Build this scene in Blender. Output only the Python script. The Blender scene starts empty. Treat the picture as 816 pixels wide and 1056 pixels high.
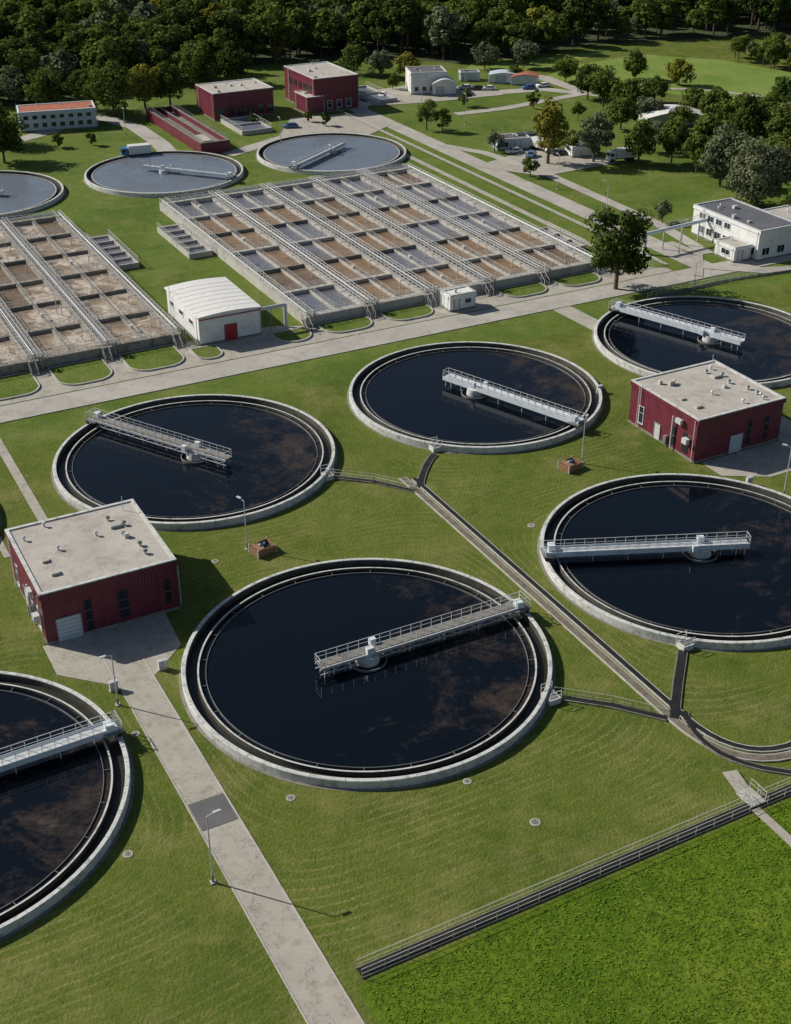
import bpy, math, random
import numpy as np
from mathutils import Vector, Matrix
random.seed(7); np.random.seed(7)
sc=bpy.context.scene
# ---------------------------------------------------------------- survey frame
H=86.5; PITCH=math.radians(30.1); F=1326.0
SP,CP=math.sin(PITCH),math.cos(PITCH)
def G(u,v,z=0.0):
    """survey sight line -> world point (metres) on the horizontal plane z"""
    xc=(u-408)/F; yc=(528-v)/F
    t=(H-z)/(SP-yc*CP)
    return Vector((xc*t,(CP+yc*SP)*t,z))
ANG=math.radians(28.0); CA,SA=math.cos(ANG),math.sin(ANG)
O=(-3.3,115.6)
def P(a,b,z=0.0): return Vector((O[0]+a*CA-b*SA,O[1]+a*SA+b*CA,z))

# ---------------------------------------------------------------- materials
def newmat(name):
    m=bpy.data.materials.new(name); m.use_nodes=True
    nt=m.node_tree; nt.nodes.clear()
    out=nt.nodes.new('ShaderNodeOutputMaterial')
    b=nt.nodes.new('ShaderNodeBsdfPrincipled')
    nt.links.new(b.outputs[0],out.inputs[0])
    return m,nt,b,out
def N(nt,t,**k):
    n=nt.nodes.new(t)
    for a,v in k.items(): setattr(n,a,v)
    return n
def math_(nt,op,a,b=None,c=None):
    n=N(nt,'ShaderNodeMath',operation=op)
    for i,x in enumerate((a,b,c)):
        if x is None: continue
        if isinstance(x,(int,float)): n.inputs[i].default_value=x
        else: nt.links.new(x,n.inputs[i])
    return n.outputs[0]
def noise(nt,vec,scale,detail=3,rough=.55,dist=0):
    n=N(nt,'ShaderNodeTexNoise'); n.inputs['Scale'].default_value=scale
    n.inputs['Detail'].default_value=detail; n.inputs['Roughness'].default_value=rough
    n.inputs['Distortion'].default_value=dist
    nt.links.new(vec,n.inputs['Vector']); return n.outputs[0]
def ramp(nt,fac,lo,hi):
    n=N(nt,'ShaderNodeMapRange'); n.inputs['From Min'].default_value=lo; n.inputs['From Max'].default_value=hi
    nt.links.new(fac,n.inputs['Value']); return n.outputs[0]
def mix(nt,fac,a,b,mode='MIX'):
    n=N(nt,'ShaderNodeMix',data_type='RGBA',blend_type=mode)
    if isinstance(fac,(int,float)): n.inputs[0].default_value=fac
    else: nt.links.new(fac,n.inputs[0])
    for i,x in ((6,a),(7,b)):
        if isinstance(x,tuple): n.inputs[i].default_value=(x[0],x[1],x[2],1)
        else: nt.links.new(x,n.inputs[i])
    return n.outputs[2]
def pos(nt): return N(nt,'ShaderNodeNewGeometry').outputs['Position']
def bump(nt,b,h,strength,dist=.1):
    n=N(nt,'ShaderNodeBump'); n.inputs['Strength'].default_value=strength; n.inputs['Distance'].default_value=dist
    nt.links.new(h,n.inputs['Height']); nt.links.new(n.outputs[0],b.inputs['Normal'])
def noisy(name,c1,c2,s1=.5,s2=6,rough=.8,bs=0,metal=0,stain=None,spec=.4,sf=.6,crack=0):
    m,nt,b,_=newmat(name); p=pos(nt)
    n1=ramp(nt,noise(nt,p,s1,4),.3,.7); n2=ramp(nt,noise(nt,p,s2,2),.25,.75)
    f=math_(nt,'ADD',math_(nt,'MULTIPLY',n1,.6),math_(nt,'MULTIPLY',n2,.4))
    c=mix(nt,f,c1,c2)
    if stain:
        c=mix(nt,math_(nt,'MULTIPLY',ramp(nt,noise(nt,p,s1*2.3,5,.7),.5,.66),sf),c,stain)
    if crack:
        q=math_(nt,'ABSOLUTE',math_(nt,'SUBTRACT',noise(nt,p,.16,5,.7),.5))
        c=mix(nt,math_(nt,'MULTIPLY',ramp(nt,q,.006,.001),crack),c,tuple(x*.35 for x in c1))
    nt.links.new(c,b.inputs['Base Color']); b.inputs['Roughness'].default_value=rough
    b.inputs['Metallic'].default_value=metal; b.inputs['Specular IOR Level'].default_value=spec
    if bs: bump(nt,b,n2,bs,.05)
    return m
M={}
M['concrete']=noisy('concrete',(.36,.35,.325),(.52,.50,.47),.35,4,.85,stain=(.24,.225,.195))
M['concrete_w']=noisy('pale_concrete',(.47,.48,.475),(.66,.67,.65),.5,3,.75,stain=(.24,.235,.21),sf=.8)
M['concrete_d']=noisy('weathered_concrete',(.15,.145,.13),(.29,.275,.25),.4,4,.9,stain=(.08,.07,.06))
M['basin_wall']=noisy('stained_basin_concrete',(.24,.22,.19),(.38,.355,.32),.4,3,.9,stain=(.11,.09,.07),sf=.8)
M['moss']=noisy('algae_stained_concrete',(.045,.045,.035),(.13,.125,.105),.6,4,.7,stain=(.02,.02,.016))
M['dark']=noisy('dark_channel',(.010,.011,.010),(.030,.029,.024),.5,5,.45)  # dark fill shared by launders, channel beds, walkway gaps and valve boxes
M['silt']=noisy('channel_silt',(.13,.11,.08),(.22,.195,.15),.5,3,.8,stain=(.06,.05,.038))
M['steel']=noisy('galvanised_steel',(.46,.48,.50),(.66,.68,.70),.8,6,.45,metal=.15)
M['rail']=noisy('basin_handrail_steel',(.50,.50,.49),(.68,.67,.65),.8,6,.5,metal=.05)
M['steel_d']=noisy('weathered_steel',(.15,.15,.15),(.27,.27,.265),.8,6,.5,metal=.2)
M['white']=noisy('white_paint',(.60,.67,.74),(.72,.78,.82),.4,4,.5,stain=(.44,.48,.52))
M['white_wall']=noisy('white_render',(.66,.67,.68),(.76,.77,.77),.3,4,.7,stain=(.52,.52,.50))
M['white_roof']=noisy('white_sheet_roof',(.72,.71,.69),(.80,.79,.77),.4,4,.55,stain=(.62,.61,.58))
M['roof']=noisy('felt_roof',(.38,.355,.32),(.52,.49,.45),.22,3,.9,stain=(.27,.25,.225),crack=.4)
M['roof_d']=noisy('dark_felt_roof',(.085,.09,.105),(.15,.155,.17),.3,3,.8)
M['road']=noisy('worn_road_surface',(.34,.32,.29),(.48,.455,.415),.12,5,.9,stain=(.27,.25,.22),crack=.5)
M['path']=noisy('concrete_path',(.33,.31,.27),(.46,.43,.375),.3,6,.9,stain=(.23,.215,.17),crack=.6)
M['patch']=noisy('asphalt_patch',(.10,.10,.105),(.15,.15,.15),.5,8,.9)
M['wood']=noisy('weathered_wood',(.20,.10,.055),(.32,.19,.11),.8,7,.8)
M['orange']=noisy('orange_roof',(.36,.11,.06),(.44,.16,.10),.4,5,.7)
M['paleblue']=noisy('pale_blue_render',(.40,.49,.58),(.50,.58,.65),.3,5,.8)
M['tyre']=noisy('tyre_rubber',(.015,.015,.015),(.03,.03,.03),2,8,.8)
M['bark']=noisy('bark',(.06,.045,.03),(.13,.10,.075),1.5,8,.95)
M['carwhite']=noisy('vehicle_white',(.7,.7,.7),(.78,.78,.78),1,4,.3)
M['carblue']=noisy('vehicle_blue',(.05,.14,.32),(.07,.18,.36),1,4,.3)
M['cardark']=noisy('vehicle_dark',(.03,.03,.035),(.05,.05,.055),1,4,.3)
M['redpipe']=noisy('red_paint',(.30,.015,.02),(.38,.03,.03),1,4,.5)
m,nt,b,_=newmat('window_glass'); b.inputs['Base Color'].default_value=(.02,.025,.03,1); b.inputs['Roughness'].default_value=.08; M['glass']=m
m,nt,b,_=newmat('dark_red_cladding'); tc=N(nt,'ShaderNodeTexCoord').outputs['Object']
sx=N(nt,'ShaderNodeSeparateXYZ'); nt.links.new(tc,sx.inputs[0])
s=math_(nt,'SINE',math_(nt,'MULTIPLY',math_(nt,'ADD',sx.outputs[0],sx.outputs[1]),16))
pan=math_(nt,'FRACT',math_(nt,'MULTIPLY',math_(nt,'ADD',sx.outputs[0],sx.outputs[1]),.45))
seam=math_(nt,'LESS_THAN',pan,.05)
c=mix(nt,ramp(nt,noise(nt,tc,.6,4),.3,.7),(.105,.013,.028),(.165,.022,.042))
c=mix(nt,math_(nt,'MULTIPLY',seam,.5),c,(.04,.006,.01))
nt.links.new(c,b.inputs['Base Color']); b.inputs['Roughness'].default_value=.5; bump(nt,b,s,.35,.05); M['red']=m
# ---- lawns
def grass(name,dark,mid,light,straw,mow=True,mowfac=.60,clump=1.0,blot=.35):
    m,nt,b,_=newmat(name); p=pos(nt)
    med=ramp(nt,noise(nt,p,.28,4,.7),.3,.7)
    fine=ramp(nt,noise(nt,p,3.0*clump,3,.75),.3,.7)
    big=noise(nt,p,.045,5,.65)
    c=mix(nt,med,dark,mid); c=mix(nt,math_(nt,'MULTIPLY',ramp(nt,big,.45,.62),.65),c,light)
    c=mix(nt,math_(nt,'MULTIPLY',ramp(nt,big,.47,.34),.6),c,(dark[0]*.55,dark[1]*.72,dark[2]*.6))
    c=mix(nt,math_(nt,'MULTIPLY',fine,.6),c,(dark[0]*.5,dark[1]*.55,dark[2]*.5))
    c=mix(nt,math_(nt,'MULTIPLY',ramp(nt,noise(nt,p,.7,5,.8),.53,.70),.5),c,straw)
    c=mix(nt,math_(nt,'MULTIPLY',ramp(nt,noise(nt,p,.10,5,.7),.50,.68),.55),c,straw)
    if blot: c=mix(nt,math_(nt,'MULTIPLY',ramp(nt,noise(nt,p,.42,4,.8),.50,.36),blot),c,(dark[0]*.4,dark[1]*.55,dark[2]*.5))
    hgt=fine
    if mow:
        def dot(vx,vy,off):
            n=N(nt,'ShaderNodeVectorMath',operation='DOT_PRODUCT'); nt.links.new(p,n.inputs[0]); n.inputs[1].default_value=(vx,vy,0)
            return math_(nt,'SUBTRACT',n.outputs['Value'],off)
        a=dot(CA,SA,O[0]*CA+O[1]*SA); bb=dot(-SA,CA,-O[0]*SA+O[1]*CA)
        aw=math_(nt,'WRAP',a,23.6,-23.6); bw=math_(nt,'MINIMUM',bb,math_(nt,'WRAP',bb,27.5,-27.5))
        e=4.5
        r=math_(nt,'POWER',math_(nt,'ADD',math_(nt,'POWER',math_(nt,'ABSOLUTE',aw),e),math_(nt,'POWER',math_(nt,'ABSOLUTE',bw),e)),1/e)
        r=math_(nt,'ADD',r,math_(nt,'MULTIPLY',noise(nt,p,.07,2),1.2))
        r=math_(nt,'ADD',r,math_(nt,'MULTIPLY',noise(nt,p,1.2,2),.30))
        s=math_(nt,'SINE',math_(nt,'MULTIPLY',r,2*math.pi/1.0))
        s=ramp(nt,s,.35,1.0)
        k=math_(nt,'MULTIPLY',s,ramp(nt,noise(nt,p,.085,4,.6),.42,.60))
        k=math_(nt,'MULTIPLY',k,ramp(nt,noise(nt,p,2.5,2),.30,.62))
        near=ramp(nt,bb,70,15)
        k=math_(nt,'MULTIPLY',math_(nt,'MULTIPLY',k,near),mowfac)
        c=mix(nt,k,c,(straw[0]*1.15,straw[1]*1.08,straw[2]*1.35))
    nt.links.new(c,b.inputs['Base Color']); b.inputs['Roughness'].default_value=.95; b.inputs['Specular IOR Level'].default_value=.12
    bump(nt,b,hgt,.6,.12); return m
M['lawn']=grass('lawn_grass',(.105,.143,.022),(.140,.182,.030),(.170,.200,.042),(.240,.220,.080))
M['lawn2']=grass('far_lawn_grass',(.110,.165,.026),(.145,.205,.034),(.18,.235,.045),(.22,.215,.08),mow=False)
M['meadow']=grass('rough_meadow',(.080,.145,.010),(.130,.205,.015),(.16,.235,.020),(.21,.24,.03),mow=False,clump=.45,blot=.75)
M['bright']=grass('bright_meadow',(.18,.27,.05),(.22,.31,.06),(.25,.33,.08),(.3,.32,.12),mow=False)
M['floor']=noisy('forest_floor',(.03,.045,.014),(.06,.075,.025),.1,2,.95)
# ---- tank water
def water(name,base,scumcol,lo,hi,amount=1.0,rough=.06,gx=.0,fa=.45):
    m,nt,b,_=newmat(name); tc=N(nt,'ShaderNodeTexCoord').outputs['Object']
    oi=N(nt,'ShaderNodeObjectInfo')
    vm=N(nt,'ShaderNodeVectorMath',operation='ADD'); nt.links.new(tc,vm.inputs[0]); nt.links.new(oi.outputs['Location'],vm.inputs[1])
    v=vm.outputs[0]
    sx=N(nt,'ShaderNodeSeparateXYZ'); nt.links.new(tc,sx.inputs[0])
    n=noise(nt,v,.13,7,.70,1.3)
    n=math_(nt,'ADD',n,math_(nt,'MULTIPLY',sx.outputs[0],gx))
    n=math_(nt,'ADD',n,math_(nt,'MULTIPLY',math_(nt,'SUBTRACT',noise(nt,v,1.6,5,.8),.5),fa))
    k=math_(nt,'MULTIPLY',ramp(nt,n,lo,hi),amount)
    streak=noise(nt,v,.9,5,.75,1.0)
    sc_=mix(nt,ramp(nt,streak,.3,.7),scumcol,tuple(x*.4 for x in scumcol))
    c=mix(nt,k,base,sc_)
    nt.links.new(c,b.inputs['Base Color']); b.inputs['IOR'].default_value=1.33
    nt.links.new(math_(nt,'ADD',rough,math_(nt,'MULTIPLY',k,.6)),b.inputs['Roughness'])
    bump(nt,b,noise(nt,v,1.2,2),.05,.05); return m
M['water']=water('clarifier_water',(.003,.0055,.010),(.085,.060,.045),.60,.86,.85,gx=.0125)
M['water_far']=water('far_tank_water',(.15,.18,.23),(.20,.21,.22),.45,.7,.7,rough=.12)  # grey-blue sky reflection at a low angle is painted into the base colour
M['water_cell']=water('aeration_water_sky_grey',(.15,.16,.20),(.19,.16,.13),.45,.75,.9,rough=.2)  # blue-grey base has the reflected sky painted in; the scum is brown
M['foam']=water('aeration_foam_brown',(.20,.13,.08),(.36,.275,.19),.40,.68,1,rough=.5)
M['foam2']=water('aeration_foam_dark',(.14,.10,.07),(.26,.195,.14),.40,.68,1,rough=.4)
m,nt,b,_=newmat('aeration_foam_swirl'); p=pos(nt)
vn=N(nt,'ShaderNodeTexVoronoi',feature='DISTANCE_TO_EDGE'); vn.inputs['Scale'].default_value=.22
nv=N(nt,'ShaderNodeTexNoise'); nv.inputs['Scale'].default_value=.35; nt.links.new(p,nv.inputs['Vector'])
dd=N(nt,'ShaderNodeVectorMath',operation='MULTIPLY_ADD'); nt.links.new(nv.outputs['Color'],dd.inputs[0]); dd.inputs[1].default_value=(8,8,0); nt.links.new(p,dd.inputs[2])
nt.links.new(dd.outputs[0],vn.inputs['Vector'])
k=ramp(nt,vn.outputs['Distance'],.20,.0)
k=math_(nt,'MULTIPLY',k,ramp(nt,noise(nt,p,.12,3),.36,.5))
k=math_(nt,'MULTIPLY',k,ramp(nt,noise(nt,p,1.8,3),.25,.55))
c=mix(nt,ramp(nt,noise(nt,p,.5,6,.7),.3,.7),(.16,.115,.08),(.29,.22,.155))
c=mix(nt,math_(nt,'MULTIPLY',k,.95),c,(.60,.55,.48))
nt.links.new(c,b.inputs['Base Color']); b.inputs['Roughness'].default_value=.7; M['swirl']=m
# ---- foliage
def leafmat(name,dk,lt,var,tr=.2):
    m,nt,b,out=newmat(name); nt.nodes.remove(b)
    at=N(nt,'ShaderNodeAttribute',attribute_name='tint'); oi=N(nt,'ShaderNodeObjectInfo')
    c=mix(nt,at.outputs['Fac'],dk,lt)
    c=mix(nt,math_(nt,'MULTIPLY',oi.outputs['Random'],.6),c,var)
    d=N(nt,'ShaderNodeBsdfDiffuse'); nt.links.new(c,d.inputs[0])
    t=N(nt,'ShaderNodeBsdfTranslucent'); x=N(nt,'ShaderNodeMixShader'); x.inputs[0].default_value=tr
    nt.links.new(c,t.inputs[0]); nt.links.new(d.outputs[0],x.inputs[1]); nt.links.new(t.outputs[0],x.inputs[2])
    nt.links.new(x.outputs[0],out.inputs[0])
    return m
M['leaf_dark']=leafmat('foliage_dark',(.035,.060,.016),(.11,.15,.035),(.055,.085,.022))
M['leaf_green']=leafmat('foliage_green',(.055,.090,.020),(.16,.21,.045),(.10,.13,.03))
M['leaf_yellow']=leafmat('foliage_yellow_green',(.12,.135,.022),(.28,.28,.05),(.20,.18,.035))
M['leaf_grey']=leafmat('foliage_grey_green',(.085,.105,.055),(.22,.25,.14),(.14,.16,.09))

# ---------------------------------------------------------------- mesh builder
class MB:
    def __init__(s): s.v=[];s.f=[];s.m=[]
    def add(s,vs,fs,m):
        o=len(s.v); s.v+=[tuple(x) for x in vs]; s.f+=[tuple(i+o for i in f) for f in fs]; s.m+=[m]*len(fs)
    def box(s,x0,x1,y0,y1,z0,z1,m):
        s.add([(x0,y0,z0),(x1,y0,z0),(x1,y1,z0),(x0,y1,z0),(x0,y0,z1),(x1,y0,z1),(x1,y1,z1),(x0,y1,z1)],
              [(0,3,2,1),(4,5,6,7),(0,1,5,4),(1,2,6,5),(2,3,7,6),(3,0,4,7)],m)
    def beam(s,p,q,w,h,m):
        p=Vector(p);q=Vector(q);d=(q-p)
        if d.length<1e-6:return
        d.normalize(); up=Vector((0,0,1))
        if abs(d.z)>.95: up=Vector((0,1,0))
        sd=d.cross(up).normalized(); u2=sd.cross(d).normalized()
        vs=[]
        for c in (p,q):
            for a,b in ((-1,-1),(1,-1),(1,1),(-1,1)): vs.append(c+sd*a*w/2+u2*b*h/2)
        s.add(vs,[(0,3,2,1),(4,5,6,7),(0,1,5,4),(1,2,6,5),(2,3,7,6),(3,0,4,7)],m)
    def cyl(s,p,q,r0,r1,n,m,cap=True):
        p=Vector(p);q=Vector(q);d=(q-p).normalized(); up=Vector((0,0,1)) if abs(d.z)<.95 else Vector((1,0,0))
        sd=d.cross(up).normalized(); u2=sd.cross(d)
        vs=[]
        for c,r in ((p,r0),(q,r1)):
            for i in range(n):
                t=2*math.pi*i/n; vs.append(c+sd*math.cos(t)*r+u2*math.sin(t)*r)
        fs=[(i,(i+1)%n,n+(i+1)%n,n+i) for i in range(n)]
        if cap: fs+=[tuple(range(n-1,-1,-1)),tuple(range(n,2*n))]
        s.add(vs,fs,m)
    def lathe(s,prof,n,m,closed=True):
        k=len(prof);vs=[]
        for i in range(n):
            t=2*math.pi*i/n
            for r,z in prof: vs.append((r*math.cos(t),r*math.sin(t),z))
        fs=[]
        for i in range(n):
            j=(i+1)%n
            for q in range(k if closed else k-1):
                w=(q+1)%k; fs.append((i*k+q,j*k+q,j*k+w,i*k+w))
        s.add(vs,fs,m)
    def disc(s,r,z,n,m): s.add([(r*math.cos(2*math.pi*i/n),r*math.sin(2*math.pi*i/n),z) for i in range(n)],[tuple(range(n))],m)
    def rail(s,p,q,m,h=1.1,step=2.0,t=.06):
        p=Vector(p);q=Vector(q);L=(q-p).length;n=max(1,round(L/step)); u=Vector((0,0,1))
        for i in range(n+1):
            c=p.lerp(q,i/n); s.beam(c,c+u*h,t,t,m)
        s.beam(p+u*h,q+u*h,t,t,m); s.beam(p+u*h*.52,q+u*h*.52,t*.7,t*.7,m)
    def ribbon(s,pts,o0,o1,z0,z1,m):
        pts=[Vector((p[0],p[1],0)) for p in pts]; n=len(pts);vs=[]
        for i in range(n):
            if i==0:d=pts[1]-pts[0]
            elif i==n-1:d=pts[-1]-pts[-2]
            else:d=(pts[i]-pts[i-1]).normalized()+(pts[i+1]-pts[i]).normalized()
            d.normalize(); nn=Vector((-d.y,d.x,0)); k=1
            if 0<i<n-1: k=1/max(.5,nn.dot(Vector((-(pts[i+1]-pts[i]).normalized().y,(pts[i+1]-pts[i]).normalized().x,0))))
            a=pts[i]+nn*o0*k;b=pts[i]+nn*o1*k
            vs+=[(a.x,a.y,z0),(a.x,a.y,z1),(b.x,b.y,z1),(b.x,b.y,z0)]
        fs=[]
        for i in range(n-1):
            o=i*4;w=o+4
            for q in range(3): fs.append((o+q,w+q,w+q+1,o+q+1))
        fs+=[(0,1,2,3),((n-1)*4+3,(n-1)*4+2,(n-1)*4+1,(n-1)*4)]
        s.add(vs,fs,m)
    def obj(s,name,parent=None,loc=(0,0,0),rot=0,smooth=False):
        me=bpy.data.meshes.new(name); me.from_pydata(s.v,[],s.f)
        used=[]; 
        for k in s.m:
            if k not in used: used.append(k)
        for k in used: me.materials.append(M[k])
        me.polygons.foreach_set('material_index',[used.index(k) for k in s.m])
        if smooth: me.polygons.foreach_set('use_smooth',[True]*len(s.f))
        me.update()
        o=bpy.data.objects.new(name,me); sc.collection.objects.link(o)
        o.location=loc; o.rotation_euler=(0,0,rot)
        if parent: o.parent=parent
        return o
def empty(name,loc=(0,0,0),rot=0):
    o=bpy.data.objects.new(name,None); sc.collection.objects.link(o); o.location=loc; o.rotation_euler=(0,0,rot); o.empty_display_size=.5; return o
ZC=[.012]
def nz(): ZC[0]+=.005; return ZC[0]
def sheet(name,pts,mat,z=None):
    z=nz() if z is None else z
    mb=MB(); mb.add([(p[0],p[1],z) for p in pts],[tuple(range(len(pts)))],mat); o=mb.obj(name)
    if o.data.polygons[0].normal.z<0: o.data.flip_normals()
    return o
def road(name,pts,w,mat='road',kerb=False):
    z=nz(); mb=MB(); mb.ribbon(pts,-w/2,w/2,z-.004,z,mat)
    if kerb:
        for sgn in (-1,1): mb.ribbon(pts,sgn*w/2,sgn*(w/2+.13),0,z+.05,'concrete')
    return mb.obj(name)
def bez(p0,p1,p2,n=8):
    return [p0*(1-t)**2+p1*2*t*(1-t)+p2*t*t for t in [i/n for i in range(n+1)]]

# ---------------------------------------------------------------- ground
sheet('ground',[(-4000,-1500),(4000,-1500),(4000,6000),(-4000,6000)],'lawn',0)
sheet('far_lawn',[P(-160,70),P(200,70),P(200,230),P(140,330),P(-160,270)],'lawn2',.004)
sheet('meadow',[P(-20.6,-38.8),P(200,-38.8),P(200,-160),P(-20.6,-160)],'meadow',.008)
sheet('hay_meadow',[G(545,84),G(600,66),G(660,56),G(745,62),G(900,90),G(1000,130),G(900,122),G(816,116),G(740,108),G(690,96),G(640,86),G(600,84)],'bright')
sheet('hay_meadow',[G(480,72),G(560,72),G(640,50),G(560,60),G(490,62)],'bright')
sheet('forest_floor',[G(-400,108),G(0,110),G(110,98),G(270,66),G(400,60),G(480,66),G(620,46),G(760,38),G(1200,34),G(1500,-60),G(-700,-60)],'floor')

# ---------------------------------------------------------------- roads
road('main_road',[P(-150,83.2),P(215,83.2)],5.8)
for a0,a1 in ((-150,-25),(-22,215)):
    mb=MB(); mb.ribbon([P(a0,80.2),P(a1,80.2)],-.1,.1,0,.13,'concrete'); mb.obj('kerb')
sheet('pavement',[P(-100,86.4),P(112,86.4),P(112,88.4),P(104,94),P(36,94),P(30,97),P(-100,97.5)],'path')
road('service_road',[P(-23.6,15),P(-23.6,-90)],3.8,'path',kerb=True)
sheet('building_apron',[P(-31,20),P(-31,14),P(-25.8,9),P(-21.4,9),P(-17,13),P(-16.5,20)],'path')
sheet('asphalt_patch',[P(-25.4,-16.2),P(-21.8,-16.2),P(-21.8,-12.2),P(-25.4,-12.2)],'patch',.075)
sheet('building_apron',[P(64,20),P(64,15.5),P(70,12),P(84,12),P(84,22),P(79,22),P(79,20)],'path')
road('service_road',[P(83,14),P(83,40),P(81,80)],4,'path')
road('footpath',[P(-23.6,41),P(-23.6,80)],1.3,'path')
road('footpath',[P(-30,41),P(-30,66)],.8,'path')
road('side_road',[P(119,86),P(119,150),P(119,240),G(372,108)],5.2)
road('footpath',[P(107,92),P(107,200)],1.6,'path')
road('footpath',[P(113.2,90),P(113.2,215)],1.0,'path')
road('side_road',[G(180,164),G(165,148),G(140,131),G(100,120),G(40,139),G(-40,160)],5)
road('side_road',[G(235,160),G(300,140),G(372,128),G(395,126)],4.5)
road('side_road',[G(372,108),G(420,100),G(480,98),G(560,92),G(605,97),G(560,80),G(520,75)],5.5)
road('side_road',[G(470,118),G(520,112),G(600,97)],3.5)
sheet('yard_paving',[G(288,140),G(300,122),G(380,116),G(405,128),G(380,140)],'path')
sheet('yard_paving',[G(375,110),G(370,96),G(420,88),G(500,90),G(520,98),G(440,106)],'path')
sheet('yard_paving',[G(490,172),G(560,150),G(640,168),G(560,182)],'path')
road('side_road',[G(455,150),G(500,158),G(560,178),G(640,214),G(680,232),G(730,262)],3.0)
road('side_road',[P(119,86),P(128,78),P(150,70),P(180,60)],3.5)
road('footpath',[G(690,250),G(720,262),G(720,285)],2,'path')
road('field_track',[G(605,97),G(640,92),G(720,92),G(816,104),G(900,118)],2.4,'path')
def island(a0,a1,b0,b1,r=3.2):
    pts=[]
    for cx,cy,t0 in ((a0+r,b0+r,180),(a1-r,b0+r,270)):
        for i in range(9):
            t=math.radians(t0+i*90/8); pts.append(P(cx+r*math.cos(t),cy+r*math.sin(t)))
    pts+=[P(a1,b1),P(a0,b1)]
    z=nz()
    o=sheet('grass_island',pts,'lawn2',z+.05)
    mb=MB(); mb.ribbon(pts+[pts[0]],-.12,.14,0,z+.12,'concrete'); mb.obj('kerb',parent=o)
r_=2.1
for a0,a1 in ((-45,-38),(-34.5,-25.5),(-22.5,-13),(-10,-1),(2,11.5)): island(a0,a1,88.2,96.8)
for a0,a1 in ((13.5,18),(28.5,35),(37.5,47),(50,59.5),(75,84.5),(87.5,97)): island(a0,a1,88,93.3,min(3.2,(a1-a0)/2-.05))

# ---------------------------------------------------------------- clarifier tanks
def tank(c,R,bang,tail=6,panel=True,wmat='water',length=None,wz=.3):
    e=empty('clarifier_tank',(c[0],c[1],0))
    mb=MB(); mb.lathe([(R,0),(R,.92),(R-.06,.98),(R-.46,.98),(R-.5,.9)],160,'concrete_w',False); mb.lathe([(R-.5,.9),(R-.5,.05)],160,'moss',False)
    for i in range(36):   # cast joints in the rim
        t=2*math.pi*(i+.5)/36; mb.beam(((R-.5)*math.cos(t),(R-.5)*math.sin(t),.975),((R+.005)*math.cos(t),(R+.005)*math.sin(t),.975),.06,.02,'concrete_d')
    mb.obj('outer_wall',e)
    mb=MB(); mb.lathe([(R+.35,.0),(R+.35,.02),(R+.01,.02)],160,'concrete_d',False); mb.obj('perimeter_strip',e)
    mb=MB(); mb.lathe([(R-.5,.08),(R-1.7,.08)],160,'dark',False); mb.obj('launder_channel',e)
    mb=MB(); mb.lathe([(R-1.7,.02),(R-1.7,.62),(R-1.71,.66)],160,'moss',False); mb.lathe([(R-1.71,.66),(R-1.90,.66)],160,'concrete_w',False); mb.lathe([(R-1.90,.66),(R-1.90,.02)],160,'moss',False); mb.obj('weir_wall',e)
    mb=MB(); mb.lathe([(R-2.6,.2),(R-2.6,.46),(R-2.66,.46),(R-2.66,.2)],160,'steel_d')
    for i in range(24):
        t=2*math.pi*i/24; r0,r1=R-1.9,R-2.6
        mb.beam((r0*math.cos(t),r0*math.sin(t),.40),(r1*math.cos(t),r1*math.sin(t),.40),.06,.06,'steel_d')
    mb.obj('scum_baffle',e)
    mb=MB(); mb.disc(R-1.9,wz,160,wmat); mb.obj('water',e)
    L=length or R-.15; mb=MB(); z=1.75; w=.7
    for s in (-1,1):
        mb.beam((-tail,s*w,z-.18),(L,s*w,z-.18),.14,.30,'white' if panel else 'steel')
        mb.rail((-tail,s*w,z),(L,s*w,z),'steel',1.1,1.3,.055)
        if not panel:
            n=int((L+tail)/1.3)
            for i in range(n):
                x0=-tail+i*(L+tail)/n;x1=x0+(L+tail)/n
                mb.beam((x0,s*w,z-.9 if i%2 else z-.2),(x1,s*w,z-.2 if i%2 else z-.9),.07,.07,'steel')
            mb.beam((-tail,s*w,z-.9),(L-1.5,s*w,z-.9),.1,.1,'steel')
        else:
            mb.box(-tail,L,s*w+s*.09-.015,s*w+s*.09+.015,z-.5,z+.22,'white')
    mb.box(-tail,L,-w+.08,w-.08,z-.06,z-.02,'steel' if panel else 'concrete_d')
    for i in range(int((L+tail)/2.6)):
        x=-tail+1+i*2.6; mb.beam((x,-w,z-.3),(x,w,z-.3),.12,.14,'steel_d')
    for x in (-tail+.5,-tail+1.6,-tail*.4,5,9.5,14):
        for s in (-.6,.6): mb.beam((x,s,z-.3),(x,s,.25),.09,.09,'steel')
    mb.rail((-tail,-w,z),(-tail,w,z),'steel')
    mb.obj('scraper_bridge',e,rot=math.radians(bang))
    mb=MB(); mb.cyl((0,0,.2),(0,0,1.35),1.4,1.25,28,'concrete_w'); mb.cyl((0,0,1.3),(0,0,1.62),.8,.8,20,'steel')
    mb.lathe([(2.2,.25),(2.2,.55),(2.1,.55),(2.1,.25)],32,'steel_d'); mb.box(-.4,.4,-.9,-.3,1.75,2.5,'white'); mb.box(.8,1.5,.8,1.4,1.4,2.3,'white')
    mb.obj('centre_pier',e,rot=math.radians(bang))
    mb=MB(); mb.box(L-1.6,L+.3,-1.2,1.2,1.35,1.55,'steel_d'); mb.box(L-1.3,L-.5,-.9,.1,1.75,2.5,'white')
    for s in (-1.1,1.1):
        mb.cyl((L-.1,s-.12,1.22),(L-.1,s+.12,1.22),.25,.25,14,'tyre'); mb.beam((L-.1,s,1.25),(L-.1,s,1.6),.12,.12,'steel_d')
    mb.rail((L+.3,-1.2,1.55),(L+.3,1.2,1.55),'steel'); mb.obj('drive_carriage',e,rot=math.radians(bang))
    return e
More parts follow.
